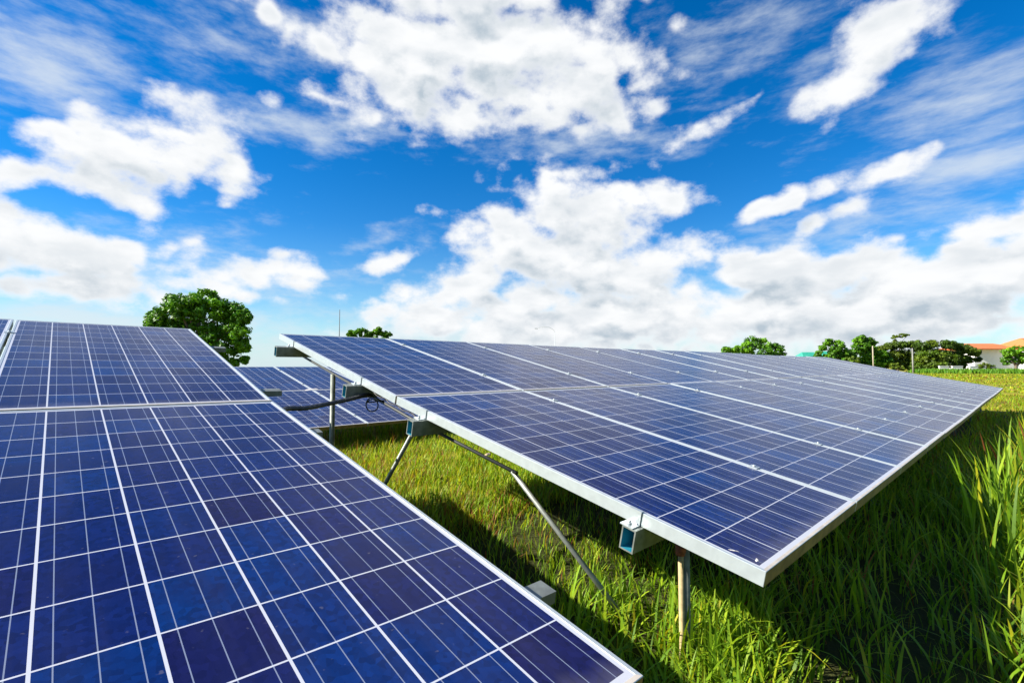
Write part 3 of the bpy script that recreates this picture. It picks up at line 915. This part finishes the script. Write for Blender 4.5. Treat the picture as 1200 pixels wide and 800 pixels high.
tree('slender light green tree with airy top between the green roofed shed and the concrete poles', (116.5, 25.4, 0),
     px(5.7, 998, [(978, 401, 5), (990, 404, 6), (985, 411, 7), (972, 408, 4), (996, 412, 7), (1003, 419, 7), (988, 420, 7), (978, 418, 6), (968, 416, 5), (996, 424, 7)]), 300, 0.6, GREENS, 24, 0.2)
tree('tall feathery tree with open crown beside the nearer concrete pole', (121.5, 23.4, 0),
     px(5.65, 1014, [(1013, 396, 4.5), (1006, 400, 5), (1022, 400, 5.5), (1028, 402, 4), (1014, 406, 7), (1005, 410, 7), (1024, 411, 7), (1015, 418, 8), (1030, 418, 6), (1020, 425, 8), (1008, 424, 7), (1032, 426, 6), (1036, 414, 6), (1040, 421, 7), (998, 417, 6)]), 300, 0.6, GREENS, 25, 0.2)
tree('broad dark spreading tree just right of the tall feathery tree', (129.0, 19.6, 0),
     px(5.5, 1050, [(1036, 409, 6), (1048, 406, 7), (1060, 404, 6), (1072, 403, 7), (1040, 418, 8), (1054, 416, 9), (1068, 414, 9), (1046, 426, 7), (1062, 425, 8), (1074, 422, 8), (1034, 427, 6), (1052, 424, 8), (1070, 429, 7), (1080, 410, 8), (1090, 418, 9), (1028, 420, 7), (1040, 424, 8), (1084, 427, 8)]), 420, 0.6, OLIVE, 26, 0.3, flat=0.6)
tree('wide spreading olive green tree with flat crown in front of the orange roofed house', (122.3, 11.4, 0),
     px(6.1, 1104, [(1084, 405, 7), (1096, 403, 7), (1110, 404, 8), (1122, 405, 8), (1134, 409, 7), (1144, 414, 6), (1090, 414, 10), (1106, 414, 10), (1122, 416, 10), (1136, 421, 7), (1148, 421, 4), (1096, 425, 9), (1114, 426, 8), (1082, 421, 8), (1104, 429, 8), (1088, 429, 8), (1128, 428, 6), (1078, 427, 7), (1098, 419, 10), (1116, 421, 9)]), 420, 0.55, OLIVE, 27, 0.32, flat=0.6)
tree('thin dark wispy treetop rising behind the flat olive crown', (150.0, 22.0, 0),
     px(4.4, 1091, [(1088, 398, 3), (1096, 396, 3), (1101, 396, 2.5), (1092, 402, 4), (1098, 406, 4)]), 80, 0.6, OLIVE, 28, 0.2)
tree('dark leafy tree at the right picture edge in front of the second orange roof', (123.9, 1.4, 0),
     px(6.55, 1186, [(1178, 413, 6), (1188, 411, 7), (1200, 412, 8), (1212, 413, 9), (1180, 422, 6), (1192, 421, 8), (1206, 422, 9), (1222, 420, 9)]), 260, 0.5, GREENS, 29, 0.2)
tree('small yellow green shrub in front of the airy light green tree', (110.0, 22.6, 0),
     px(6.1, 1006, [(1000, 423, 5), (1007, 421, 5), (1013, 425, 4), (1004, 428, 5)]), 150, 0.45, [(0.10, 0.16, 0.008), (0.08, 0.14, 0.008)], 30, 0.1, name='shrub', cat='shrub', group='shrubs along the field edge')
tree('small pale shrub at the foot of the spreading dark trees, between the concrete poles', (105.0, 15.6, 0),
     px(6.6, 1040, [(1036, 429, 4), (1042, 428, 4), (1048, 431, 3)]), 120, 0.4, [(0.10, 0.15, 0.008), (0.07, 0.12, 0.008)], 31, 0.1, name='shrub', cat='shrub', group='shrubs along the field edge')
tree('low dark shrub under the white house wall', (126.0, 6.0, 0),
     px(6.4, 1163, [(1158, 430, 5), (1166, 429, 5), (1174, 431, 5), (1150, 432, 4)]), 160, 0.42, OLIVE, 32, 0.1, name='shrub', cat='shrub', group='shrubs along the field edge')
tree('dark rounded bush nearest the right picture edge, standing in the yellow field', (95.0, -1.9, 0),
     px(8.5, 1203, [(1200, 436, 7), (1208, 432, 9), (1214, 438, 8)]), 200, 0.35, GREENS, 33, 0.1, name='shrub', cat='shrub', group='shrubs along the field edge')

# bright strip of reeds along the far edge of the field
def reed_strip():
    n = 5200
    t = rng.uniform(0, 1, n)
    x = 108 + 6 * t + rng.normal(0, 1.2, n); y = 13.5 - 22 * t + rng.normal(0, 0.6, n)
    root = np.stack([x, y, np.zeros(n)], 1)
    tint = np.array([(0.10, 0.24, 0.02), (0.14, 0.27, 0.02), (0.08, 0.20, 0.015)])[rng.integers(0, 3, n)]
    return blades(root, rng.uniform(0.5, 1.0, n), np.full(n, 0.16), rng.uniform(0, 6.28, n), rng.uniform(0.1, 0.6, n), 3, tint)
stuff('reeds', [reed_strip()], 'bright green strip of taller grass along the far edge of the yellow field')

# ================================================================== far buildings, poles
def oriented(o, loc):
    o.location = loc
    o.rotation_euler = (0, 0, math.atan2(LAT.y, LAT.x))

def hip_roof(bm, w, d, z0, z1, over, ridge):
    x, y = w / 2 + over, d / 2 + over
    b = [bm.verts.new(p) for p in ((-x, -y, z0), (x, -y, z0), (x, y, z0), (-x, y, z0))]
    b2 = [bm.verts.new((p.co.x, p.co.y, z0 - 0.22)) for p in b]
    r1, r2 = bm.verts.new((-ridge, 0, z1)), bm.verts.new((ridge, 0, z1))
    bm.faces.new((b[0], b[1], r2, r1)); bm.faces.new((b[2], b[3], r1, r2))
    bm.faces.new((b[1], b[2], r2)); bm.faces.new((b[3], b[0], r1))
    for k in range(4): bm.faces.new((b[k], b2[k], b2[(k + 1) % 4], b[(k + 1) % 4]))
    bm.faces.new(b2)

def house(label, loc, w, d, hw, z1, ridge, roofmat, wallmat, group=None, over=0.9, cat='house', name='house'):
    root = thing(name, label, cat, (0, 0, 0), group)
    oriented(root, loc)
    bm = bmesh.new(); bm_box(bm, (-w/2, -d/2, -0.3), (w/2, d/2, hw)); link('wall', done(bm, 'wall'), [wallmat], root)
    bm = bmesh.new(); hip_roof(bm, w, d, hw + 0.225, z1, over, ridge); link('roof', done(bm, 'roof'), [roofmat], root)
    return root
h1 = house('white walled house with low orange tiled roof behind the olive tree', (184.5, 9.3, 0), 11.0, 9.0, 5.6, 7.4, 4.0, MAT['roof_tiles'], MAT['white_wall'], 'orange roofed houses beyond the field', over=1.6)
h2 = house('white house with higher orange tiled roof at the right picture edge', (190.5, -3.2, 0), 15.0, 9.0, 6.2, 8.6, 6.5, MAT['roof_tiles'], MAT['white_wall'], 'orange roofed houses beyond the field', over=1.2)
house('small shed with teal green roof, the left one of the pair among trees', (121.5, 33.6, 0), 3.6, 3.0, 3.1, 4.3, 1.3, MAT['green_roof'], MAT['timber'], 'teal roofed sheds', over=0.3, cat='shed', name='shed')
house('small shed with teal green roof, the right one of the pair among trees', (124.0, 30.3, 0), 3.8, 3.0, 3.2, 4.5, 1.4, MAT['green_roof'], MAT['timber'], 'teal roofed sheds', over=0.3, cat='shed', name='shed')

# low white wall in pieces under the spreading tree
for k, (a, b, lab) in enumerate(((-3.6, -1.9, 'low white wall section left of its neighbours under the olive tree'), (-1.3, 0.6, 'low white wall section in the middle under the olive tree'), (1.9, 3.4, 'low white wall section right of its neighbours, nearest the house'))):
    bm = bmesh.new(); bm_box(bm, (a, -0.12, -0.2), (b, 0.12, 1.15)); bm_box(bm, (a - 0.05, -0.16, 1.152), (b + 0.05, 0.16, 1.25))
    w_ = link('garden_wall', done(bm, 'garden_wall'), [MAT['white_wall']]); oriented(w_, (119.5, 8.6, 0)); tag(w_, lab, 'wall', 'white wall sections below the trees')

def pole(label, loc, h, r0, r1, mat, arm=None, name='utility_pole', cat='utility pole', group=None):
    root = thing(name, label, cat, (0, 0, 0), group); oriented(root, loc)
    bm = bmesh.new(); bm_tube(bm, [(0, 0, -0.3), (0, 0, h)], 0, 8, taper=[r0, r1]); link('pole', done(bm, 'pole'), [mat], root)
    if arm == 'cross':
        bm = bmesh.new(); bm_box(bm, (-0.75, 0.16, h - 0.75), (0.75, 0.26, h - 0.62)); link('crossarm', done(bm, 'crossarm'), [MAT['grey_steel']], root)
        for s in (-0.65, -0.25, 0.25, 0.65):
            bm = bmesh.new(); bm_tube(bm, [(s, 0.21, h - 0.619), (s, 0.21, h - 0.42)], 0, 8, taper=[0.05, 0.03]); link('insulator', done(bm, 'insulator'), [MAT['white_wall']], root)
    return root
pole('tan concrete utility pole beside the tall feathery tree', (102.5, 18.3, 0), 4.7, 0.13, 0.09, MAT['concrete'], None, group='concrete poles along the far field edge')
pole('grey white concrete utility pole in front of the dark spreading trees', (101.0, 12.75, 0), 4.1, 0.13, 0.09, MAT['concrete_pale'], None, group='concrete poles along the far field edge')
mast = pole('thin dark mast rising behind the top corner of the right array', (24.55, 57.6, 0), 8.1, 0.07, 0.035, MAT['grey_steel'], name='mast', cat='mast')

lamp = thing('street_lamp', 'slender grey street lamp with curved arm seen above the right array', 'street lamp', (0, 0, 0)); oriented(lamp, (43.7, 39.5, 0))
bm = bmesh.new(); bm_tube(bm, [(0, 0, -0.3), (0, 0, 5.3)], 0, 8, taper=[0.04, 0.022]); link('pole', done(bm, 'pole'), [MAT['lamp_grey']], lamp)
bm = bmesh.new(); bm_tube(bm, spline([(0, 0, 5.28), (-0.15, 0, 5.6), (-0.7, 0, 5.92), (-1.5, 0, 5.95), (-2.1, 0, 5.8)], 6), 0.018, 7); link('arm', done(bm, 'arm'), [MAT['lamp_grey']], lamp)
bm = bmesh.new(); bm_box(bm, (-2.45, -0.09, 5.74), (-2.05, 0.09, 5.81)); bev(bm, 0.03); link('lamp_head', done(bm, 'lamp_head'), [MAT['lamp_grey']], lamp)
